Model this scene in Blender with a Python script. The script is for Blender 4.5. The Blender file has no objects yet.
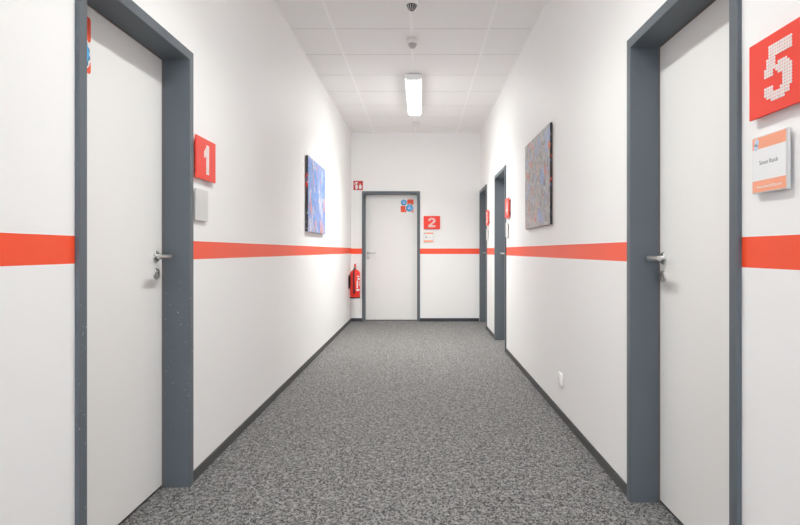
import bpy, bmesh, math, random
from mathutils import Vector, Matrix
random.seed(7)
SC = bpy.context.scene
COL = SC.collection
PI = math.pi

# ------------------------------------------------------------------ place
F = 573.0                       # focal length in pixels of the 800 x 525 frame
EYE = 1.134                     # camera height
XL, XR, YB, YR = -1.121, 0.960, 9.240, -4.6   # left wall, right wall, back wall, rear wall
H = EYE + 1.903                 # ceiling height
CX = -0.078                     # centre line of the lamps

# ------------------------------------------------------------------ materials
def srgb(r, g, b):
    def f(c):
        c /= 255.0
        return c / 12.92 if c <= 0.04045 else ((c + 0.055) / 1.055) ** 2.4
    return (f(r), f(g), f(b), 1.0)

def mat(name, col, rough=0.5, metal=0.0, spec=0.5, bump=None, var=None, emit=None, sheen=0.0, coat=0.0):
    m = bpy.data.materials.new(name); m.use_nodes = True
    nt = m.node_tree; b = nt.nodes['Principled BSDF']
    b.inputs['Base Color'].default_value = col
    b.inputs['Roughness'].default_value = rough
    b.inputs['Metallic'].default_value = metal
    b.inputs['Specular IOR Level'].default_value = spec
    b.inputs['Sheen Weight'].default_value = sheen
    b.inputs['Coat Weight'].default_value = coat
    tc = nt.nodes.new('ShaderNodeTexCoord')
    if var:                                     # (scale, amount): slight unevenness of the surface colour
        n = nt.nodes.new('ShaderNodeTexNoise'); n.inputs['Scale'].default_value = var[0]; n.inputs['Detail'].default_value = 4
        nt.links.new(tc.outputs['Object'], n.inputs['Vector'])
        r = nt.nodes.new('ShaderNodeMapRange'); r.inputs['To Min'].default_value = 1 - var[1]; r.inputs['To Max'].default_value = 1 + var[1]
        nt.links.new(n.outputs['Fac'], r.inputs['Value'])
        h = nt.nodes.new('ShaderNodeHueSaturation'); h.inputs['Color'].default_value = col
        nt.links.new(r.outputs['Result'], h.inputs['Value'])
        nt.links.new(h.outputs['Color'], b.inputs['Base Color'])
    if bump:                                    # (scale, strength, distance)
        n = nt.nodes.new('ShaderNodeTexNoise'); n.inputs['Scale'].default_value = bump[0]; n.inputs['Detail'].default_value = 3
        nt.links.new(tc.outputs['Object'], n.inputs['Vector'])
        u = nt.nodes.new('ShaderNodeBump'); u.inputs['Strength'].default_value = bump[1]; u.inputs['Distance'].default_value = bump[2]
        nt.links.new(n.outputs['Fac'], u.inputs['Height'])
        nt.links.new(u.outputs['Normal'], b.inputs['Normal'])
    if emit:
        b.inputs['Emission Color'].default_value = emit[0]; b.inputs['Emission Strength'].default_value = emit[1]
    return m

def ramp(nt, stops, interp='LINEAR'):
    r = nt.nodes.new('ShaderNodeValToRGB'); r.color_ramp.interpolation = interp
    e = r.color_ramp.elements
    while len(e) > 1: e.remove(e[-1])
    e[0].position, e[0].color = stops[0]
    for p, c in stops[1:]:
        k = e.new(p); k.color = c
    return r

def mixc(nt, fac, a, b):
    m = nt.nodes.new('ShaderNodeMix'); m.data_type = 'RGBA'
    if isinstance(fac, (int, float)): m.inputs[0].default_value = fac
    else: nt.links.new(fac, m.inputs[0])
    for i, c in ((6, a), (7, b)):
        if isinstance(c, tuple): m.inputs[i].default_value = c
        else: nt.links.new(c, m.inputs[i])
    return m.outputs[2]

def tex(nt, kind, scale, stretch=(1, 1, 1), offset=(0, 0, 0), detail=4, coord='Object', **kw):
    tc = nt.nodes.new('ShaderNodeTexCoord'); mp = nt.nodes.new('ShaderNodeMapping')
    mp.inputs['Scale'].default_value = stretch; mp.inputs['Location'].default_value = offset
    nt.links.new(tc.outputs[coord], mp.inputs['Vector'])
    n = nt.nodes.new(kind); n.inputs['Scale'].default_value = scale
    if 'Detail' in n.inputs: n.inputs['Detail'].default_value = detail
    for k, v in kw.items(): n.inputs[k].default_value = v
    nt.links.new(mp.outputs['Vector'], n.inputs['Vector'])
    return n

WHITE = (0.90, 0.894, 0.884, 1)
M = {}
M['wall'] = mat('white_wall_paint', WHITE, 0.55, spec=0.4, bump=(160, 0.12, 0.002), var=(0.9, 0.012))
M['stripe'] = mat('orange_stripe_paint', srgb(252, 80, 36), 0.42, spec=0.6, bump=(160, 0.10, 0.002), var=(3, 0.03))
M['tile'] = mat('ceiling_tile', (0.92, 0.912, 0.902, 1), 0.85, spec=0.2, bump=(260, 0.15, 0.002), var=(40, 0.012))
M['rail'] = mat('ceiling_rail_white', (0.97, 0.965, 0.96, 1), 0.5)
M['seam'] = mat('ceiling_seam_grey', (0.36, 0.35, 0.34, 1), 0.8)
M['steel'] = mat('anthracite_frame_paint', srgb(97, 104, 110), 0.5, spec=0.35, bump=(300, 0.05, 0.001), var=(6, 0.03))
M['leaf'] = mat('off_white_door_laminate', (0.87, 0.86, 0.842, 1), 0.42, spec=0.4, var=(1.2, 0.015))
M['seal'] = mat('brown_grey_rubber_seal', srgb(120, 104, 96), 0.7)
M['black_seal'] = mat('dark_floor_seal', srgb(58, 60, 63), 0.6)
M['inox'] = mat('brushed_stainless_steel', (0.62, 0.605, 0.59, 1), 0.34, metal=1.0, bump=(400, 0.03, 0.001))
M['brass'] = mat('lock_core_brass', (0.50, 0.45, 0.40, 1), 0.35, metal=1.0)
M['dark'] = mat('black_plastic', srgb(28, 28, 30), 0.5)
M['red'] = mat('red_sign_board', srgb(242, 64, 46), 0.42, spec=0.45, var=(5, 0.02))
M['dot'] = mat('white_number_dots', (0.88, 0.86, 0.84, 1), 0.5)
M['spacer'] = mat('grey_spacer', (0.35, 0.35, 0.35, 1), 0.5)
M['holder'] = mat('satin_aluminium_holder', (0.66, 0.655, 0.645, 1), 0.45, metal=0.15, var=(9, 0.015))
M['paper'] = mat('white_paper', (0.84, 0.84, 0.845, 1), 0.5)
M['band'] = mat('salmon_printed_band', srgb(250, 168, 134), 0.45)
M['ink'] = mat('grey_print', srgb(146, 146, 152), 0.6)
M['faint'] = mat('faint_print', srgb(196, 194, 194), 0.6)
M['paleblue'] = mat('pale_blue_print', srgb(186, 210, 236), 0.5)
M['blue'] = mat('bright_blue_print', srgb(66, 176, 232), 0.4)
M['deepblue'] = mat('deep_blue_print', srgb(42, 110, 160), 0.4)
M['lilac'] = mat('lilac_print', srgb(190, 196, 240), 0.4)
M['orange'] = mat('red_orange_print', srgb(240, 88, 52), 0.4)
M['orange2'] = mat('dark_orange_print', srgb(196, 56, 34), 0.4)
M['sheet'] = mat('white_poster_sheet', (0.83, 0.82, 0.81, 1), 0.4)
M['firered'] = mat('fire_red_paint', srgb(236, 50, 36), 0.34, spec=0.5)
M['firesign'] = mat('fire_sign_red', srgb(196, 34, 32), 0.45)
M['plastic'] = mat('white_plastic', (0.84, 0.83, 0.815, 1), 0.35)
M['greylens'] = mat('grey_sensor_lens', srgb(186, 184, 182), 0.3)
M['darklens'] = mat('dark_sensor_lens', srgb(40, 42, 44), 0.2)
M['housing'] = mat('white_lamp_housing', (0.86, 0.855, 0.85, 1), 0.4)
LAMP = (1.0, 1.018, 0.985, 1)
for k, e in (('far', 13.0), ('near', 5.5)):    # the lamp at the far end and the two nearer ones
    M['glow_' + k] = mat('lit_diffuser_' + k, (0.9, 0.9, 0.9, 1), 0.5, emit=(LAMP, e))
    M['side_' + k] = mat('lit_diffuser_side_' + k, (0.9, 0.9, 0.9, 1), 0.5, emit=(LAMP, e * 0.85))
WATT = {'far': 18.5, 'near': 8.0}

# chipped paint on the reveal of door 1: small pale knocks beside the lock
m = M['steel_chipped'] = M['steel'].copy(); m.name = 'anthracite_frame_paint_chipped'
nt = m.node_tree; b = nt.nodes['Principled BSDF']
v = tex(nt, 'ShaderNodeTexNoise', 85, detail=2); r = ramp(nt, [(0.70, (0, 0, 0, 1)), (0.735, (1, 1, 1, 1))])
nt.links.new(v.outputs['Fac'], r.inputs['Fac'])
tc = nt.nodes.new('ShaderNodeTexCoord'); sp = nt.nodes.new('ShaderNodeSeparateXYZ'); nt.links.new(tc.outputs['Object'], sp.inputs[0])
w = ramp(nt, [(0.0, (0, 0, 0, 1)), (0.30, (0.55, .55, .55, 1)), (0.47, (1, 1, 1, 1)), (0.52, (0, 0, 0, 1))])
mr = nt.nodes.new('ShaderNodeMapRange'); mr.inputs['From Max'].default_value = 2.0
nt.links.new(sp.outputs['Z'], mr.inputs['Value']); nt.links.new(mr.outputs['Result'], w.inputs['Fac'])
mu = nt.nodes.new('ShaderNodeMath'); mu.operation = 'MULTIPLY'
nt.links.new(r.outputs['Color'], mu.inputs[0]); nt.links.new(w.outputs['Color'], mu.inputs[1])
nt.links.new(mixc(nt, mu.outputs[0], srgb(97, 104, 110), srgb(205, 205, 205)), b.inputs['Base Color'])

# carpet: dark loop pile flecked with light yarn
m = M['carpet'] = mat('flecked_grey_carpet', srgb(80, 80, 82), 0.75, spec=0.3, sheen=0.12)
nt = m.node_tree; b = nt.nodes['Principled BSDF']
b.inputs['Sheen Roughness'].default_value = 0.5
n1 = tex(nt, 'ShaderNodeTexVoronoi', 165, stretch=(1, 0.62, 1)); n2 = tex(nt, 'ShaderNodeTexNoise', 42, detail=5)
s1 = nt.nodes.new('ShaderNodeSeparateColor'); nt.links.new(n1.outputs['Color'], s1.inputs[0])
fl_ = ramp(nt, [(0.0, srgb(26, 27, 29)), (0.48, srgb(46, 46, 49)), (0.68, srgb(84, 83, 84)), (0.82, srgb(150, 148, 147)), (0.95, srgb(235, 232, 228))])
nt.links.new(s1.outputs[0], fl_.inputs['Fac'])
sh = ramp(nt, [(0.32, (0.14, 0.141, 0.149, 1)), (0.68, (0.41, 0.41, 0.41, 1))]); nt.links.new(n2.outputs['Fac'], sh.inputs['Fac'])
ml = nt.nodes.new('ShaderNodeMix'); ml.data_type = 'RGBA'; ml.blend_type = 'MULTIPLY'; ml.inputs[0].default_value = 1.0
nt.links.new(fl_.outputs['Color'], ml.inputs[6]); nt.links.new(sh.outputs['Color'], ml.inputs[7]); nt.links.new(ml.outputs[2], b.inputs['Base Color'])
u = nt.nodes.new('ShaderNodeBump'); u.inputs['Strength'].default_value = 0.25; u.inputs['Distance'].default_value = 0.002
nt.links.new(n2.outputs['Fac'], u.inputs['Height']); nt.links.new(u.outputs['Normal'], b.inputs['Normal'])
M['skirting_end'] = mat('dark_slate_skirting', srgb(52, 57, 64), 0.5)
m = M['skirting'] = mat('dark_carpet_skirting', srgb(86, 86, 86), 0.8, spec=0.3, bump=(220, 0.4, 0.002), var=(150, 0.25))

# abstract paint of the two canvases (thick vertical strokes)
def paint(name, base, layers, sx=2.2, sz=1.0):
    m = mat(name, base, 0.36, spec=0.5); nt = m.node_tree; b = nt.nodes['Principled BSDF']
    cur = base
    last = None
    for i, (col, scale, lo, hi, st) in enumerate(layers):
        n = tex(nt, 'ShaderNodeTexNoise', scale, stretch=(st, 1, sz), offset=(i * 3.17, 0, i * 1.73), detail=6, Roughness=0.62)
        r = ramp(nt, [(lo, (0, 0, 0, 1)), (hi, (1, 1, 1, 1))]); nt.links.new(n.outputs['Fac'], r.inputs['Fac'])
        cur = mixc(nt, r.outputs['Color'], cur, col); last = n
    nt.links.new(cur, b.inputs['Base Color'])
    u = nt.nodes.new('ShaderNodeBump'); u.inputs['Strength'].default_value = 0.4; u.inputs['Distance'].default_value = 0.004
    nt.links.new(last.outputs['Fac'], u.inputs['Height']); nt.links.new(u.outputs['Normal'], b.inputs['Normal'])
    return m
M['canvas_blue'] = paint('blue_abstract_paint', srgb(128, 160, 222), [
    (srgb(92, 128, 208), 11, 0.50, 0.58, 2.0), (srgb(160, 176, 226), 8, 0.53, 0.62, 2.6), (srgb(222, 214, 214), 6.5, 0.545, 0.60, 1.5),
    (srgb(232, 150, 128), 3.4, 0.575, 0.61, 2.4), (srgb(70, 160, 222), 12, 0.565, 0.61, 1.6), (srgb(74, 82, 110), 13, 0.62, 0.65, 1.4)])
M['edge_blue'] = paint('dark_painted_canvas_edge', srgb(58, 62, 70), [
    (srgb(40, 110, 170), 12, 0.54, 0.60, 1), (srgb(214, 52, 34), 3, 0.54, 0.58, 1), (srgb(190, 190, 190), 22, 0.60, 0.64, 1)])
M['canvas_grey'] = paint('grey_abstract_paint', srgb(174, 168, 165), [
    (srgb(134, 130, 132), 14, 0.49, 0.58, 1.4), (srgb(184, 180, 176), 18, 0.54, 0.60, 1.3), (srgb(140, 164, 214), 5.5, 0.57, 0.62, 1.3),
    (srgb(222, 116, 88), 6.2, 0.60, 0.625, 1.4), (srgb(104, 104, 112), 24, 0.60, 0.64, 1.2), (srgb(206, 210, 220), 26, 0.60, 0.64, 1.2)])
M['edge_grey'] = paint('black_splashed_canvas_edge', srgb(30, 31, 35), [
    (srgb(140, 140, 145), 40, 0.60, 0.63, 1), (srgb(200, 66, 44), 18, 0.61, 0.64, 1), (srgb(70, 90, 130), 25, 0.60, 0.64, 1)])

g = bpy.data.materials.new('window_glass'); g.use_nodes = True; nt = g.node_tree; nt.nodes.clear()
o_ = nt.nodes.new('ShaderNodeOutputMaterial'); mx = nt.nodes.new('ShaderNodeMixShader'); tr = nt.nodes.new('ShaderNodeBsdfTransparent')
gl = nt.nodes.new('ShaderNodeBsdfGlossy'); gl.inputs['Roughness'].default_value = 0.02; mx.inputs[0].default_value = 0.08
nt.links.new(tr.outputs[0], mx.inputs[1]); nt.links.new(gl.outputs[0], mx.inputs[2]); nt.links.new(mx.outputs[0], o_.inputs['Surface'])
M['glass'] = g

# ------------------------------------------------------------------ mesh builder
class MB:
    def __init__(s): s.bm = bmesh.new(); s.mi = 0
    def _mark(s, fs):
        for f in fs: f.material_index = s.mi
    def face(s, pts):
        f = s.bm.faces.new([s.bm.verts.new(p) for p in pts]); f.material_index = s.mi; return f
    def box(s, x0, x1, y0, y1, z0, z1, bev=0.0, seg=2):
        P = [(x0, y0, z0), (x1, y0, z0), (x1, y1, z0), (x0, y1, z0), (x0, y0, z1), (x1, y0, z1), (x1, y1, z1), (x0, y1, z1)]
        v = [s.bm.verts.new(p) for p in P]
        fs = [s.bm.faces.new([v[i] for i in q]) for q in ((3, 2, 1, 0), (4, 5, 6, 7), (0, 1, 5, 4), (1, 2, 6, 5), (2, 3, 7, 6), (3, 0, 4, 7))]
        s._mark(fs)
        if bev:
            es = list({e for f in fs for e in f.edges})
            r = bmesh.ops.bevel(s.bm, geom=es, offset=bev, segments=seg, affect='EDGES', profile=0.5)
            s._mark(r['faces'])
        return s
    def prism(s, poly, y0, y1):                 # outline in the x-z plane, from y0 (front) to y1 (back)
        a = [s.bm.verts.new((x, y0, z)) for x, z in poly]; b = [s.bm.verts.new((x, y1, z)) for x, z in poly]
        n = len(poly); fs = [s.bm.faces.new(a), s.bm.faces.new(b[::-1])]
        for i in range(n): fs.append(s.bm.faces.new((a[i], b[i], b[(i + 1) % n], a[(i + 1) % n])))
        s._mark(fs); return s
    def disc(s, x, z, r, y0, y1, n=12):
        return s.prism([(x + r * math.cos(2 * PI * i / n), z + r * math.sin(2 * PI * i / n)) for i in range(n)], y0, y1)
    def lathe(s, prof, n=32, mx=Matrix()):      # profile of (radius, height) about z
        rings = []
        for r, z in prof:
            if r < 1e-6: rings.append([s.bm.verts.new(mx @ Vector((0, 0, z)))])
            else: rings.append([s.bm.verts.new(mx @ Vector((r * math.cos(2 * PI * i / n), r * math.sin(2 * PI * i / n), z))) for i in range(n)])
        fs = []
        for A, B in zip(rings, rings[1:]):
            for i in range(n):
                j = (i + 1) % n
                q = [A[i % len(A)], A[j % len(A)], B[j % len(B)], B[i % len(B)]]
                u = []
                for t in q:
                    if t not in u: u.append(t)
                if len(u) > 2: fs.append(s.bm.faces.new(u))
        for R in (rings[0], rings[-1]):
            if len(R) > 2: fs.append(s.bm.faces.new(R))
        s._mark(fs); return s
    def tube(s, pts, rad, n=14):
        pts = [Vector(p) for p in pts]; rings = []
        up = Vector((0.13, 0.31, 0.94))
        for i, p in enumerate(pts):
            d = (pts[min(i + 1, len(pts) - 1)] - pts[max(i - 1, 0)]).normalized()
            if abs(d.dot(up)) > 0.97: up = Vector((1, 0.1, 0)).normalized()
            a = d.cross(up).normalized(); b = a.cross(d).normalized(); up = b
            r = rad[i] if isinstance(rad, (list, tuple)) else rad
            rings.append([s.bm.verts.new(p + a * r * math.cos(2 * PI * k / n) + b * r * math.sin(2 * PI * k / n)) for k in range(n)])
        fs = [s.bm.faces.new(rings[0]), s.bm.faces.new(rings[-1][::-1])]
        for A, B in zip(rings, rings[1:]):
            for k in range(n): fs.append(s.bm.faces.new((A[k], B[k], B[(k + 1) % n], A[(k + 1) % n])))
        s._mark(fs); return s
    def build(s, name, mats, parent=None, smooth=False, loc=(0, 0, 0), rotz=0):
        bmesh.ops.recalc_face_normals(s.bm, faces=s.bm.faces)
        me = bpy.data.meshes.new(name); s.bm.to_mesh(me); s.bm.free()
        for m in (mats if isinstance(mats, (list, tuple)) else [mats]): me.materials.append(M[m] if isinstance(m, str) else m)
        if smooth:
            me.shade_smooth()
            me.set_sharp_from_angle(angle=math.radians(38))
        o = bpy.data.objects.new(name, me); COL.objects.link(o)
        o.location = loc; o.rotation_euler.z = rotz
        if parent: o.parent = parent
        return o

def tag(o, label, cat, group=None, kind=None):
    if label: o['label'] = label
    if cat: o['category'] = cat
    if group: o['group'] = group
    if kind: o['kind'] = kind
    return o

def thing(name, loc, rotz, label, cat, group=None, kind=None):
    o = bpy.data.objects.new(name, None); COL.objects.link(o)
    o.location = loc; o.rotation_euler.z = rotz; o.empty_display_size = 0.1
    return tag(o, label, cat, group, kind)

def arc(c, r, a0, a1, n, plane='xy'):
    out = []
    for i in range(n + 1):
        a = a0 + (a1 - a0) * i / n
        out.append((c[0] + r * math.cos(a), c[1] + r * math.sin(a), c[2]))
    return out

# a wall's own frame: x to the right as one faces it, z up, -y out of the wall into the corridor
WALLS = {'left': (Vector((XL, 0, 0)), PI / 2), 'right': (Vector((XR, 0, 0)), -PI / 2), 'back': (Vector((0, YB, 0)), 0.0), 'rear': (Vector((0, YR, 0)), PI)}
def on(wall, u, z):                             # u: world y on the side walls, world x on the end walls
    o, r = WALLS[wall]
    p = Vector((o.x, u, z)) if wall in ('left', 'right') else Vector((u, o.y, z))
    return p, r

# ------------------------------------------------------------------ room shell
DOOR_W, DH = 0.936, EYE + 0.963                     # outer size of a steel door frame
FACE, PROUD, RECESS = 0.045, 0.015, 0.115
doors = {1: ('left', (1.858 + 2.794) / 2, 1), 2: ('back', -0.475, -1), 3: ('right', (8.270 + 9.205) / 2, -1),
         4: ('right', (6.405 + 7.340) / 2, -1), 5: ('right', (1.712 + 2.628) / 2, -1)}
WIDTH = {n: 0.916 if n == 5 else DOOR_W for n in doors}

def wall(name, side, u0, u1, openings, stripe, label, depth=0.166, thick=0.26):
    """openings: (a, b, z0, z1, through) in the wall's own x"""
    b = MB()
    us = sorted({u0, u1} | {q for o in openings for q in o[:2]})
    zs = sorted({0, H} | set(stripe or ()) | {q for o in openings for q in o[2:4]})
    for a, c in zip(us, us[1:]):
        for d, e in zip(zs, zs[1:]):
            um, zm = (a + c) / 2, (d + e) / 2
            if any(o[0] < um < o[1] and o[2] < zm < o[3] for o in openings): continue
            b.mi = 1 if stripe and stripe[0] < zm < stripe[1] else 0
            b.face([(a, 0, d), (c, 0, d), (c, 0, e), (a, 0, e)])
    b.mi = 0
    for a, c, d, e, thru in openings:
        k = thick if thru else depth
        b.face([(a, 0, d), (a, k, d), (a, k, e), (a, 0, e)]); b.face([(c, 0, d), (c, k, d), (c, k, e), (c, 0, e)])
        b.face([(a, 0, e), (a, k, e), (c, k, e), (c, 0, e)])
        if d > 0: b.face([(a, 0, d), (a, k, d), (c, k, d), (c, 0, d)])
        if not thru: b.face([(a, k, d), (c, k, d), (c, k, e), (a, k, e)])
    thr = [o for o in openings if o[4]]
    bu = sorted({u0, u1} | {q for o in thr for q in o[:2]}); bz = sorted({0, H} | {q for o in thr for q in o[2:4]})
    for a, c in zip(bu, bu[1:]):
        for d, e in zip(bz, bz[1:]):
            if any(o[0] < (a + c) / 2 < o[1] and o[2] < (d + e) / 2 < o[3] for o in thr): continue
            b.face([(a, thick, d), (c, thick, d), (c, thick, e), (a, thick, e)])
    for q in (u0, u1): b.face([(q, 0, 0), (q, thick, 0), (q, thick, H), (q, 0, H)])
    b.face([(u0, 0, H), (u1, 0, H), (u1, thick, H), (u0, thick, H)])
    bmesh.ops.remove_doubles(b.bm, verts=b.bm.verts, dist=1e-5)
    o_, r_ = WALLS[side]
    w = b.build(name, ['wall', 'stripe'], None, loc=o_, rotz=r_)
    return tag(w, label, 'wall', None, 'structure')

def hole(n):
    side, c, s = doors[n]
    k = -c if side == 'right' else c
    DW = WIDTH[n]
    return (k - DW / 2 + 0.02, k + DW / 2 - 0.02, 0.0, DH - 0.02, False)

wall('wall_left', 'left', YR, YB, [hole(1)], (EYE - 0.041, EYE + 0.049), 'white left corridor wall with an orange stripe and one door')
wall('wall_right', 'right', -YB, -YR, [hole(3), hole(4), hole(5)], (EYE - 0.0485, EYE + 0.0415), 'white right corridor wall with an orange stripe and three doors')
wall('wall_back', 'back', XL - 0.26, XR + 0.26, [hole(2)], (EYE - 0.048, EYE + 0.040), 'white end wall of the corridor with one door in it')
wall('wall_rear', 'rear', -XR - 0.26, -XL + 0.26, [(-0.90, 1.06, 0.08, 2.86, True)], None, 'white wall behind the viewer with a window added for daylight')

fl = MB(); fl.box(XL - 0.27, XR + 0.27, YR - 0.27, YB + 0.27, -0.1, 0.0)
tag(fl.build('floor', 'carpet'), 'dark grey flecked carpet floor of the corridor', 'floor', None, 'structure')

# ceiling: mineral tiles between three lengthwise rails, narrow cross joints
RAILS = (-0.745, -0.079, 0.583)
STEP = 0.6435
c = MB()
xs = [XL - 0.26] + list(RAILS) + [XR + 0.26]
joints = [YB - 0.470 - i * STEP for i in range(-1, 23)]
joints = sorted(j for j in joints if YR - 0.2 < j < YB + 0.26)
ys = [YR - 0.26] + joints + [YB + 0.26]
for xa, xb in zip(xs, xs[1:]):
    for ya, yb in zip(ys, ys[1:]):
        c.box(xa + 0.001, xb - 0.001, ya + 0.005, yb - 0.005, H, H + 0.02)
c.mi = 1
c.box(XL - 0.26, XR + 0.26, YR - 0.26, YB + 0.26, H + 0.002, H + 0.05)
ce = tag(c.build('ceiling', ['tile', 'seam']), 'suspended ceiling of pale tiles over the corridor', 'ceiling', None, 'structure')
for x in RAILS:
    MB().box(x - 0.012, x + 0.012, YR, YB, H - 0.0015, H + 0.004).build('ceiling_rail', 'rail', ce)
MB().box(XL, XL + 0.012, YR, YB, H - 0.003, H + 0.003).build('wall_angle', 'rail', ce)
MB().box(XR - 0.012, XR, YR, YB, H - 0.003, H + 0.003).build('wall_angle', 'rail', ce)
MB().box(XL, XR, YB - 0.012, YB, H - 0.003, H + 0.003).build('wall_angle', 'rail', ce)

# carpet skirting along each run of wall
def skirting(name, side, u0, u1, label):
    o_, r_ = WALLS[side]
    if side == 'right': u0, u1 = -u1, -u0
    b = MB(); b.box(u0, u1, -0.009, 0.0, 0.0, 0.052, 0.002, 1)
    k = b.build(name, 'skirting_end' if side == 'back' else 'skirting', None, loc=o_, rotz=r_)
    tag(k, label, 'baseboard', None, 'structure')
    return k
def span(n): return doors[n][1] - WIDTH[n] / 2, doors[n][1] + WIDTH[n] / 2
skirting('baseboard_left', 'left', span(1)[1], YB, 'dark skirting on the left wall beyond the near door')
skirting('baseboard_left_near', 'left', YR, span(1)[0], 'dark skirting on the left wall before the near door')
skirting('baseboard_right_near', 'right', YR, span(5)[0], 'dark skirting on the right wall before the near door')
skirting('baseboard_right', 'right', span(5)[1], span(4)[0], 'long dark skirting on the right wall between the near door and the far doors')
skirting('baseboard_right_far', 'right', span(4)[1], span(3)[0], 'short dark skirting between the two far right doors')
skirting('baseboard_back_left', 'back', XL + 0.009, span(2)[0], 'short dark skirting under the fire extinguisher on the end wall')
skirting('baseboard_back_right', 'back', span(2)[1], XR - 0.016, 'dark skirting on the end wall right of its door')

# unseen window added behind the viewer, enlarged to let in fill daylight
wp, wr = on('rear', 0, 0)
wi = thing('window_1', wp, wr, 'unseen white window added behind the viewer for fill daylight', 'window', None, 'structure')
b = MB()
for a in ((-0.90, -0.84), (0.05, 0.11), (1.00, 1.06)): b.box(a[0], a[1], 0.10, 0.16, 0.08, 2.86, 0.004)
for a in ((0.08, 0.14), (2.80, 2.86)): b.box(-0.84, 1.0, 0.10, 0.16, a[0], a[1], 0.004)
b.build('window_frame', 'plastic', wi)
MB().box(-0.85, 1.01, 0.126, 0.132, 0.13, 2.81).build('pane', 'glass', wi)

# ------------------------------------------------------------------ doors
def sweep(prof, W, Hh=DH):
    b = MB(); rows = []
    for u, w in prof:
        rows.append([b.bm.verts.new(p) for p in ((-W / 2 + u, -w, 0), (-W / 2 + u, -w, Hh - u), (W / 2 - u, -w, Hh - u), (W / 2 - u, -w, 0))])
    n = len(prof)
    for i in range(n):
        A, B = rows[i], rows[(i + 1) % n]
        for k in range(3): b.bm.faces.new((A[k], A[k + 1], B[k + 1], B[k]))
    b.bm.faces.new([r[0] for r in rows]); b.bm.faces.new([r[3] for r in rows][::-1])
    return b

door_labels = {1: 'off-white door in a deep dark grey frame on the left wall, beside the red 1 sign',
               2: 'off-white door in a dark grey frame in the end wall, facing the viewer',
               3: 'farthest dark-framed door on the right wall, in the corner by the end wall',
               4: 'second dark-framed door from the end of the right wall, beyond the grey painting',
               5: 'large near off-white door in a dark grey frame on the right wall, beside the red 5 sign'}
for n, (side, c_, s) in doors.items():
    p, r_ = on(side, c_, 0)
    d = thing('door_%d' % n, p, r_, door_labels[n], 'door', None, 'structure')
    q = FACE; DW = WIDTH[n]
    sweep([(0, 0), (0, PROUD - 0.003), (0.0008, PROUD - 0.0009), (0.003, PROUD), (q - 0.003, PROUD), (q - 0.0008, PROUD - 0.0009), (q, PROUD - 0.003),
           (q, -RECESS), (0.023, -RECESS), (0.023, 0)], DW).build('door_frame', 'steel_chipped' if n == 1 else 'steel', d)
    sweep([(0.036, -RECESS - 0.004), (0.036, -RECESS), (q + 0.003, -RECESS), (q + 0.003, -RECESS - 0.004)], DW).build('door_seal', 'seal', d)
    fy = RECESS + 0.004                          # front face of the leaf
    lf = MB().box(-DW / 2 + 0.03, DW / 2 - 0.03, fy, fy + 0.04, 0.012, DH - 0.03, 0.0015, 1).build('door_leaf', 'leaf', d)
    MB().box(-DW / 2 + 0.035, DW / 2 - 0.035, fy + 0.004, fy + 0.036, 0.0, 0.012).build('floor_seal', 'black_seal', d)
    hx = s * (DW / 2 - FACE - 0.042); hz, lz = EYE - 0.032, EYE - 0.113
    if n == 1: hx, hz, lz = hx - 0.024, EYE - 0.026, EYE - 0.106
    out = 0.074
    toY = Matrix.Translation((hx, fy, hz)) @ Matrix.Rotation(PI / 2, 4, 'X')     # lathe axis -> out of the door
    hd = MB(); rr = 0.018
    pts = [(hx, fy - 0.004, hz), (hx, fy - out + rr, hz)]
    for i in range(1, 7):
        a = i / 6 * PI / 2
        pts.append((hx - s * rr * (1 - math.cos(a)), fy - out + rr - rr * math.sin(a), hz))
    pts += [(hx - s * 0.07, fy - out, hz), (hx - s * 0.128, fy - out, hz), (hx - s * 0.132, fy - out, hz)]
    hd.tube(pts, [0.011] * (len(pts) - 1) + [0.0085], 16)
    hd = hd.build('door_handle', 'inox', d, smooth=True)
    MB().lathe([(0, 0), (0.0265, 0), (0.0265, 0.006), (0.0245, 0.009), (0.013, 0.009), (0.013, 0.016), (0, 0.016)], 32, toY).build('handle_rosette', 'inox', hd, smooth=True)
    toL = Matrix.Translation((hx, fy, lz)) @ Matrix.Rotation(PI / 2, 4, 'X')
    es = MB().lathe([(0, 0), (0.0265, 0), (0.0265, 0.006), (0.0245, 0.009), (0, 0.009)], 32, toL).build('lock_rosette', 'inox', d, smooth=True)
    lc = MB()
    lc.disc(hx, lz + 0.006, 0.0085, fy - 0.013, fy - 0.009, 20)
    lc.box(hx - 0.005, hx + 0.005, fy - 0.013, fy - 0.009, lz - 0.019, lz + 0.002)
    lc.build('lock_cylinder', 'brass', es)
    MB().box(hx - 0.0012, hx + 0.0012, fy - 0.0136, fy - 0.0128, lz + 0.001, lz + 0.011).build('keyhole', 'dark', es)

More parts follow.
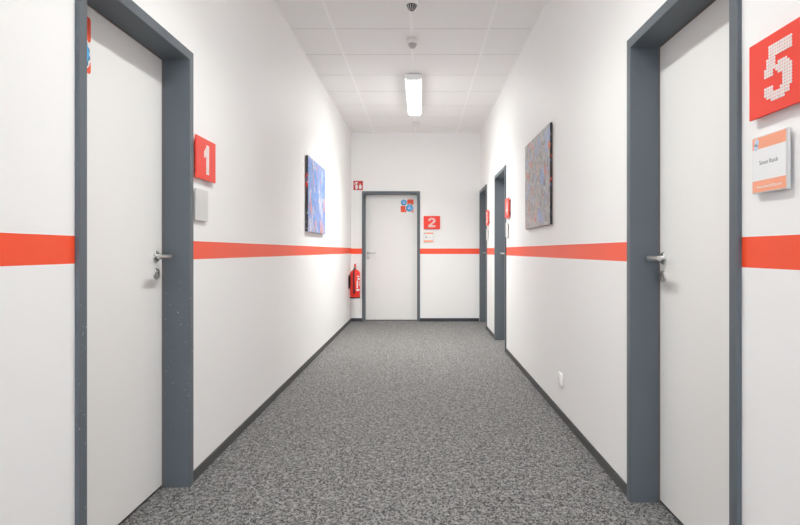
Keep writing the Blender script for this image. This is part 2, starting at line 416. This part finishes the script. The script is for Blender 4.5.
# ------------------------------------------------------------------ number signs and name plates
DIGITS = {
 1: ["...XXXX", "...XXXX", "..XXXXX", ".XXXXXX", "XXXXXXX", "XXXXXXX", "XXXXXXX", "XX.XXXX"] + ["...XXXX"] * 10,
 2: ["...XXXXXX...", "..XXXXXXXX..", ".XXXXXXXXXX.", "XXXXX..XXXXX", "XXXX....XXXX", "XXXX....XXXX", "........XXXX", ".......XXXXX", "......XXXXX.",
     ".....XXXXX..", "....XXXXX...", "...XXXXX....", "..XXXXX.....", ".XXXXX......", "XXXXXXXXXXXX", "XXXXXXXXXXXX", "XXXXXXXXXXXX", "XXXXXXXXXXXX"],
 3: ["XXXXXXXXXXXX", "XXXXXXXXXXXX", "XXXXXXXXXXXX", ".......XXXXX", "......XXXXX.", ".....XXXXX..", "....XXXXX...", "....XXXXXXX.", "....XXXXXXXX",
     ".......XXXXX", "........XXXX", "........XXXX", "........XXXX", "XXXX....XXXX", "XXXX...XXXXX", "XXXXXXXXXXX.", ".XXXXXXXXXX.", "...XXXXXX..."],
 4: ["......XXXX..", ".....XXXXX..", ".....XXXXX..", "....XXXXXX..", "....XXXXXX..", "...XXXXXXX..", "...XXXXXXX..", "..XXXXXXXX..", "..XXX.XXXX..",
     ".XXXX.XXXX..", ".XXX..XXXX..", "XXXXXXXXXXXX", "XXXXXXXXXXXX", "XXXXXXXXXXXX", "......XXXX..", "......XXXX..", "......XXXX..", "......XXXX.."],
 5: ["..XXXXXXXXXX", "..XXXXXXXXXX", "..XXXXXXXXXX", "..XXXXXXXXXX", ".XXXX.......", ".XXXX.......", ".XXXX.XXXX..", "XXXXXXXXXXX.", "XXXX.XXXXXXX",
     "XXXX..XXXXXX", "........XXXX", "........XXXX", "........XXXX", "XXXX....XXXX", "XXXX...XXXXX", "XXXXXXXXXXX.", ".XXXXXXXXXX.", "...XXXXXX..."]}
SW, SH = 0.265, 0.211
def number_sign(n, side, u, z, label):
    p, r_ = on(side, u, z)
    t = thing('door_number_sign', p, r_, label, 'sign', 'red door number signs')
    yf = -0.020
    MB().box(-SW / 2, SW / 2, yf, yf + 0.007, -SH / 2, SH / 2, 0.001, 1).build('board', 'red', t)
    for sx in (-1, 1):
        for sz in (-1, 1):
            MB().disc(sx * (SW / 2 - 0.035), sz * (SH / 2 - 0.035), 0.011, yf + 0.007, 0.0, 16).build('spacer', 'spacer', t)
    g_ = DIGITS[n]; px, pz = 0.0098, 0.0084
    w = len(g_[0]); b = MB()
    for i, row in enumerate(g_):
        for j, ch in enumerate(row):
            if ch == 'X': b.disc((j - (w - 1) / 2) * px, (8.5 - i) * pz, 0.0041, yf - 0.0022, yf, 10)
    b.build('numeral', 'dot', t)

def text(body, size, x, y, z, mt, parent, name, align='CENTER'):
    cu = bpy.data.curves.new(name, 'FONT'); cu.body = body; cu.size = size; cu.align_x = align; cu.align_y = 'CENTER'; cu.extrude = 0.0002
    tmp = bpy.data.objects.new('tmp', cu); COL.objects.link(tmp)
    me = bpy.data.meshes.new_from_object(tmp.evaluated_get(bpy.context.evaluated_depsgraph_get()))
    bpy.data.objects.remove(tmp); bpy.data.curves.remove(cu)
    me.transform(Matrix.Translation((x, y, z)) @ Matrix.Rotation(PI / 2, 4, 'X'))
    me.materials.clear(); me.materials.append(M[mt]); me.name = name
    o = bpy.data.objects.new(name, me); COL.objects.link(o); o.parent = parent
    return o

def name_plate(side, u, z, label, style):
    p, r_ = on(side, u, z)
    t = thing('name_plate', p, r_, label, 'name plate', 'square name plates under the number signs')
    k = 0.079; yf = -0.0155
    MB().box(-k, k, yf, yf + 0.008, -k, k, 0.001, 1).build('holder', 'holder', t)
    MB().box(-k + 0.02, k - 0.02, yf + 0.008, 0, -k + 0.025, k - 0.025).build('wall_mount', 'spacer', t)
    if style == 'blank': return
    b = MB(); a = k - 0.003; y = yf - 0.0006
    x1 = a - 0.004
    zs = (-a, -a + 0.032, a - 0.032, a) if style == 'full' else (-a, -a + 0.030, a - 0.024, a)
    for i, (z0, z1) in enumerate(zip(zs, zs[1:])):
        b.mi = 0 if i == 1 else 1
        b.box(-a, x1, y, yf, z0, z1)
    ins = b.build('paper_insert', ['paper', 'band'], t)
    if style == 'full':
        lg = MB()
        for (gx, gz, gr) in ((-a + 0.020, a - 0.013, 0.010), (-a + 0.017, a - 0.026, 0.0095)):
            lg.disc(gx, gz, gr, y - 0.0003, y, 14)
        lg.build('logo', 'paleblue', ins)
        text('Simon Rasch', 0.0165, -0.002, y - 0.0003, 0.004, 'ink', ins, 'lettering')
        text('www.coworkoffice.com', 0.0115, 0.0, y - 0.0003, -a + 0.014, 'dot', ins, 'web_address')
    else:
        lg = MB(); lg.box(-a + 0.002, -a + 0.03, y - 0.0003, y, a - 0.024, a); lg.build('logo', 'faint', ins)
        MB().disc(-0.038, 0.002, 0.013, y - 0.0003, y, 8).build('emblem', 'spacer', ins)
        text('Office', 0.022, 0.022, y - 0.0003, 0.002, 'faint', ins, 'lettering')

SZ = EYE + 0.4685
number_sign(1, 'left', 2.947, SZ, 'red sign with a white dotted 1 on the left wall')
number_sign(2, 'back', 0.1825, EYE + 0.4575, 'red sign with a white 2 on the end wall right of the door')
number_sign(3, 'right', 8.0925, SZ, 'smallest red number sign on the right wall, between the two far doors')
number_sign(4, 'right', 6.2275, SZ, 'red number sign on the right wall between the grey painting and a far door')
number_sign(5, 'right', 1.5065, EYE + 0.476, 'large near red sign with a white dotted 5 on the right wall')
PZ = EYE + 0.232
name_plate('left', 2.902, PZ, 'blank grey square plate on the left wall under the red 1 sign', 'blank')
name_plate('back', 0.129, EYE + 0.2195, 'small white plate with orange bands on the end wall under the red 2 sign', 'small')
name_plate('right', 8.145, PZ, 'pale square plate between the two far right doors under the number sign', 'blank')
name_plate('right', 6.280, PZ, 'pale square plate on the right wall just before the second farthest door', 'blank')
name_plate('right', 1.5525, EYE + 0.240, 'near square name plate with salmon bands and a printed name under the red 5 sign', 'full')

# ------------------------------------------------------------------ posters stuck on the doors
def poster(side, u, z, label):
    p, r_ = on(side, u, z)
    p = p + Matrix.Rotation(r_, 3, 'Z') @ Vector((0, RECESS + 0.004, 0))      # on the face of the recessed leaf
    t = thing('door_poster', p, r_, label, 'poster', 'square posters on the doors')
    a = 0.106
    MB().box(-a, a, -0.0012, 0, -a, a).build('sheet', 'sheet', t)
    def rsq(x0, x1, z0, z1, rr=0.012):
        o = []
        for cx, cz, a0 in ((x1 - rr, z1 - rr, 0), (x0 + rr, z1 - rr, PI / 2), (x0 + rr, z0 + rr, PI), (x1 - rr, z0 + rr, 1.5 * PI)):
            for i in range(5): o.append((cx + rr * math.cos(a0 + i * PI / 8), cz + rr * math.sin(a0 + i * PI / 8)))
        return o
    y1 = -0.0012
    for (x0, x1, z0, z1) in ((0.0, a - 0.001, 0.012, a - 0.001), (-a + 0.001, -0.008, -a + 0.001, 0.0), (0.05, a - 0.001, -a + 0.001, -0.05)):
        sq = MB().prism(rsq(x0, x1, z0, z1), y1 - 0.0006, y1).build('red_square', 'orange', t)
        d_ = MB(); nx = max(2, int((x1 - x0 - 0.012) / 0.011)); nz = max(2, int((z1 - z0) * 0.55 / 0.011))
        for i in range(nx):
            for j in range(nz): d_.disc(x0 + 0.010 + i * 0.011, z1 - 0.010 - j * 0.011, 0.0034, y1 - 0.0009, y1 - 0.0006, 8)
        d_.build('dots', 'orange2', sq)
    for cx, cz, rr in ((-0.053, 0.053, 0.050), (0.038, -0.036, 0.062)):
        gear = []
        for i in range(48):
            k = rr * (1.0 if (i // 2) % 2 else 0.90)
            gear.append((cx + k * math.cos(2 * PI * i / 48), cz + k * math.sin(2 * PI * i / 48)))
        gr = MB().prism([(cx + (rr + 0.006) * math.cos(2 * PI * i / 40), cz + (rr + 0.006) * math.sin(2 * PI * i / 40)) for i in range(40)], y1 - 0.0010, y1).build('white_disc', 'sheet', t)
        MB().prism(gear, y1 - 0.0014, y1 - 0.001).build('cog', 'deepblue', gr)
        MB().disc(cx + rr * 0.06, cz + rr * 0.06, rr * 0.80, y1 - 0.0018, y1 - 0.0014, 36).build('blue_disc', 'blue', gr)
        f_ = MB()
        for i in range(3):
            a0 = PI / 2 + i * 2 * PI / 3
            f_.disc(cx + rr * 0.27 * math.cos(a0), cz + rr * 0.27 * math.sin(a0), rr * 0.21, y1 - 0.0021, y1 - 0.0018, 14)
        f_.build('lilac_emblem', 'lilac', gr)
poster('left', 2.153 - 0.106, EYE + 0.767, 'red and blue poster at the top of the left door, mostly hidden by its frame')
poster('back', -0.2185, EYE + 0.738, 'small red poster with two blue cogs on the end wall door')

# ------------------------------------------------------------------ paintings
def painting(side, u0, u1, z0, z1, depth, face, edge, label):
    p, r_ = on(side, (u0 + u1) / 2, (z0 + z1) / 2)
    W, Z = (u1 - u0) / 2, (z1 - z0) / 2
    t = thing('painting', p, r_, label, 'painting', 'abstract canvases on the side walls')
    b = MB(); b.mi = 1
    b.box(-W, W, -depth, -0.004, -Z, Z, 0.003, 2)
    b.bm.normal_update()
    for f in b.bm.faces:
        if f.normal.y < -0.6: f.material_index = 0
    b.build('canvas', [face, edge], t)
    for k in (-1, 1):
        st = MB(); st.box(min(k * (W - 0.05), k * (W - 0.012)), max(k * (W - 0.05), k * (W - 0.012)), -0.004, 0, -Z + 0.012, Z - 0.012)
        st.build('stretcher_bar', mat('pine_stretcher', srgb(190, 160, 120), 0.7) if 'pine_stretcher' not in bpy.data.materials else bpy.data.materials['pine_stretcher'], t)
painting('left', 5.561, 6.581, EYE + 0.190, EYE + 0.930, 0.031, 'canvas_blue', 'edge_blue', 'blue abstract painting on the left wall')
painting('right', 4.155, 5.136, EYE + 0.193, EYE + 0.934, 0.0225, 'canvas_grey', 'edge_grey', 'grey abstract painting with black edges on the right wall')

# ------------------------------------------------------------------ fire extinguisher and its sign
ex, ey, ez = XL + 0.020 + 0.0795, 8.95, 0.398
t = thing('fire_extinguisher', (ex, ey, ez), 0, 'red fire extinguisher hung low in the left far corner', 'fire extinguisher')
R_ = 0.0795
MB().lathe([(0, 0.006), (R_ - 0.012, 0.006), (R_ - 0.004, 0.010), (R_, 0.022), (R_, 0.385), (R_ - 0.004, 0.402), (R_ - 0.018, 0.422), (R_ - 0.042, 0.438), (0.022, 0.445), (0.022, 0.455), (0, 0.455)], 40).build('cylinder_body', 'firered', t, smooth=True)
MB().lathe([(R_ - 0.006, 0), (R_ + 0.001, 0), (R_ + 0.001, 0.020), (R_ - 0.006, 0.020)], 40).build('foot_ring', 'dark', t, smooth=True)
v_ = MB().lathe([(0, 0.455), (0.019, 0.455), (0.019, 0.470), (0.015, 0.474), (0.015, 0.492), (0, 0.492)], 24).build('valve', 'inox', t, smooth=True)
MB().lathe([(0, 0), (0.014, 0), (0.014, 0.010), (0, 0.010)], 20, Matrix.Translation((0.014, -0.006, 0.479)) @ Matrix.Rotation(PI / 2, 4, 'Y')).build('pressure_gauge', 'inox', v_, smooth=True)
b = MB(); b.prism([(-0.012, 0.486), (0.012, 0.486), (0.013, 0.520), (0.016, 0.528), (0.010, 0.540), (-0.006, 0.534), (-0.011, 0.515)], -0.050, 0.030); b.build('trigger_lever', 'firered', t)
MB().box(-0.010, 0.010, -0.062, 0.020, 0.470, 0.480, 0.003).build('carry_handle', 'dark', t)
pts = [(0.0, -0.018, 0.466), (-0.003, -0.055, 0.470), (-0.008, -0.088, 0.452), (-0.010, -0.098, 0.41), (-0.010, -0.097, 0.33), (-0.009, -0.096, 0.22), (-0.006, -0.096, 0.13)]
MB().tube(pts, 0.0105, 12).build('hose', 'dark', t, smooth=True)
MB().tube([(-0.006, -0.096, 0.135), (-0.004, -0.097, 0.120), (-0.002, -0.098, 0.075)], [0.0125, 0.015, 0.011], 14).build('nozzle', 'dark', t, smooth=True)
def skin(name, a0, a1, z0, z1, mt, n=8, rr=R_ + 0.0008):
    b = MB()
    for i in range(n):
        p0, p1 = a0 + (a1 - a0) * i / n, a0 + (a1 - a0) * (i + 1) / n
        b.face([(rr * math.cos(p0), rr * math.sin(p0), z0), (rr * math.cos(p1), rr * math.sin(p1), z0), (rr * math.cos(p1), rr * math.sin(p1), z1), (rr * math.cos(p0), rr * math.sin(p0), z1)])
    return b.build(name, mt, t)
for (a0, a1, z0, z1) in ((-1.15, -0.45, 0.335, 0.350), (-0.95, -0.40, 0.285, 0.320), (-1.15, -0.90, 0.16, 0.275), (-0.62, -0.42, 0.19, 0.262), (-1.22, -0.45, 0.118, 0.145)):
    skin('label_print', a0, a1, z0, z1, 'paper')
br = MB(); br.box(-R_ - 0.020, -R_ - 0.002, -0.045, 0.045, 0.15, 0.36, 0.002); br.box(-R_ - 0.004, -R_ + 0.012, -0.055, -0.046, 0.19, 0.33, 0.001); br.box(-R_ - 0.004, -R_ + 0.012, 0.046, 0.055, 0.19, 0.33, 0.001)
br.box(-R_ - 0.006, -R_ + 0.004, -0.055, 0.055, 0.30, 0.33)
br.build('wall_bracket', 'dark', t)

p, r_ = on('back', (353.3 + 363.0 - 841) / 2 / 62.0, EYE + (251 - 185.5) / 62.0)
t = thing('fire_extinguisher_sign', p, r_, 'small square red fire extinguisher sign above the left corner of the end door', 'sign')
MB().box(-0.077, 0.077, -0.003, 0, -0.074, 0.074, 0.0008, 1).build('board', 'firesign', t)
b = MB()
b.prism([(-0.045, -0.060), (-0.009, -0.060), (-0.009, 0.004), (-0.016, 0.014), (-0.038, 0.014), (-0.045, 0.004)], -0.0036, -0.003)
b.prism([(-0.038, 0.022), (-0.016, 0.022), (-0.016, 0.036), (0.000, 0.046), (-0.004, 0.056), (-0.040, 0.056), (-0.060, 0.036), (-0.062, 0.008), (-0.054, 0.008), (-0.052, 0.032), (-0.038, 0.044)], -0.0036, -0.003)
b.build('extinguisher_symbol', 'dot', t)
MB().prism([(0.020, -0.056), (0.046, -0.056), (0.060, -0.036), (0.058, -0.010), (0.050, 0.012), (0.046, -0.004), (0.040, 0.020), (0.028, 0.044), (0.028, 0.016), (0.016, -0.008), (0.010, -0.032)], -0.0036, -0.003).build('flame_symbol', 'dot', t)

# ------------------------------------------------------------------ socket low on the right wall
p, r_ = on('right', 3.905, EYE - 0.872)
t = thing('wall_socket', p, r_, 'white power socket low on the right wall before the near door', 'socket')
b = MB(); k = 0.0415
b.box(-k, k, -0.016, 0, -k, k, 0.004, 2); b.build('cover_frame', 'plastic', t, smooth=True)
mxs = Matrix.Translation((0, -0.016, 0)) @ Matrix.Rotation(PI / 2, 4, 'X')
b = MB(); b.lathe([(0.0285, 0), (0.0285, 0.003), (0.0215, 0.003), (0.0195, 0.0006), (0, 0.0006)], 36, mxs); ins = b.build('insert', 'plastic', t, smooth=True)
b = MB(); b.disc(-0.0095, 0, 0.0026, -0.0172, -0.0165, 12); b.disc(0.0095, 0, 0.0026, -0.0172, -0.0165, 12); b.build('contact_hole', 'dark', ins)

# ------------------------------------------------------------------ ceiling fittings
def tube(t, L, kind):                            # the downward light of the prismatic diffuser
    li = bpy.data.lights.new('tube_light', 'AREA'); li.shape = 'RECTANGLE'; li.size = 0.118; li.size_y = 2 * L - 0.05
    li.energy = WATT[kind]; li.color = LAMP[:3]; li.spread = math.radians(124 if kind == 'far' else 122)
    o = bpy.data.objects.new('tube_light', li); COL.objects.link(o); o.location = (0, 0, -0.0835); o.parent = t
def lamp(y0, y1, kind, label):
    yc, L = (y0 + y1) / 2, (y1 - y0) / 2
    t = thing('ceiling_lamp', (CX, yc, H), 0, label, 'lamp', 'long ceiling lamps')
    MB().box(-0.018, 0.018, -L + 0.03, L - 0.03, -0.018, -0.004).build('mounting_bar', 'rail', t)
    MB().box(-0.092, 0.092, -L, L, -0.066, -0.018, 0.004, 2).build('housing', 'housing', t)
    b = MB(); w0, w1 = 0.067, 0.062
    za, zb = -0.066, -0.082
    a = [(-w0, -L + 0.012, za), (w0, -L + 0.012, za), (w0, L - 0.012, za), (-w0, L - 0.012, za)]
    c = [(-w1, -L + 0.020, zb), (w1, -L + 0.020, zb), (w1, L - 0.020, zb), (-w1, L - 0.020, zb)]
    for i in range(4): b.face([a[i], a[(i + 1) % 4], c[(i + 1) % 4], c[i]])
    b.mi = 1; b.face(c); b.mi = 0; b.face(a)
    b.build('diffuser', ['side_' + kind, 'glow_' + kind], t)
    tube(t, L, kind)
    for s in (-1, 1):
        b = MB(); b.box(-0.070, 0.070, s * L - (0.014 if s > 0 else 0), s * L + (0.014 if s < 0 else 0), -0.085, -0.062, 0.003, 1)
        b.build('end_cap', 'housing', t)
lamp(6.10, 7.70, 'far', 'lit long white ceiling lamp near the end of the corridor')
lamp(1.50, 3.10, 'near', 'lit long white ceiling lamp overhead between the two near doors')
lamp(-3.10, -1.50, 'near', 'lit long white ceiling lamp behind the viewer')

def sensor(x, y, lens, label):
    t = thing('motion_sensor', (x, y, H - 0.004), 0, label, 'sensor', 'ceiling motion sensors')
    MB().lathe([(0, 0), (0.056, 0), (0.056, -0.004), (0.050, -0.006), (0.050, -0.030), (0.044, -0.042), (0, -0.042)], 36).build('base', 'plastic', t, smooth=True)
    l_ = MB().lathe([(0, -0.042), (0.040, -0.042), (0.037, -0.054), (0.028, -0.070), (0.014, -0.081), (0, -0.083)], 12).build('lens', lens, t)
    if lens == 'darklens':                       # pale facets of the dark lens
        b = MB()
        for i in range(12):
            a = 2 * PI * (i + 0.5) / 12
            d0 = Vector((math.cos(a), math.sin(a), 0))
            tw = Vector((-math.sin(a), math.cos(a), 0)) * 0.0035
            A = d0 * 0.0395 + Vector((0, 0, -0.046)); B = d0 * 0.0285 + Vector((0, 0, -0.0706)); C = d0 * 0.014 + Vector((0, 0, -0.0825))
            b.face([A - tw, A + tw, B + tw * 0.9, B - tw * 0.9]); b.face([B - tw * 0.9, B + tw * 0.9, C + tw * 0.6, C - tw * 0.6])
        b.build('lens_rib', 'greylens', l_)
sensor(-0.066, 4.33, 'darklens', 'white ceiling sensor with a dark lens, nearest the viewer')
sensor(-0.072, 5.14, 'greylens', 'white ceiling sensor with a pale grey lens before the lamp')
t = thing('smoke_detector', (-0.068, 8.47, H - 0.004), 0, 'flat white smoke detector on the ceiling beyond the lamp', 'smoke detector')
MB().lathe([(0, 0), (0.052, 0), (0.054, -0.004), (0.054, -0.012), (0.046, -0.014), (0, -0.014)], 36).build('base', 'plastic', t, smooth=True)
MB().lathe([(0, -0.014), (0.050, -0.016), (0.050, -0.026), (0.040, -0.042), (0.028, -0.047), (0, -0.047)], 36).build('cover', 'plastic', t, smooth=True)

# ------------------------------------------------------------------ daylight, camera, view
W = bpy.data.worlds.new('World'); SC.world = W; W.use_nodes = True
bg = W.node_tree.nodes['Background']; bg.inputs['Color'].default_value = (0.82, 0.91, 1.03, 1); bg.inputs['Strength'].default_value = 3.4

cam = bpy.data.cameras.new('camera'); co = bpy.data.objects.new('camera', cam); COL.objects.link(co)
co.location = (0, 0, EYE); co.rotation_euler = (PI / 2, 0, 0)
cam.sensor_fit = 'HORIZONTAL'; cam.sensor_width = 36.0; cam.lens = F / 800 * 36
cam.shift_x = -(420.5 - 400) / 800; cam.shift_y = -(262.5 - 251.0) / 800
cam.clip_start = 0.05; cam.clip_end = 100
SC.camera = co
SC.view_settings.view_transform = 'Standard'; SC.view_settings.look = 'None'
SC.view_settings.gamma = 1.0; SC.view_settings.use_curve_mapping = False
SC.view_settings.exposure = 1.25
SC.cycles.max_bounces = 16; SC.cycles.diffuse_bounces = 12
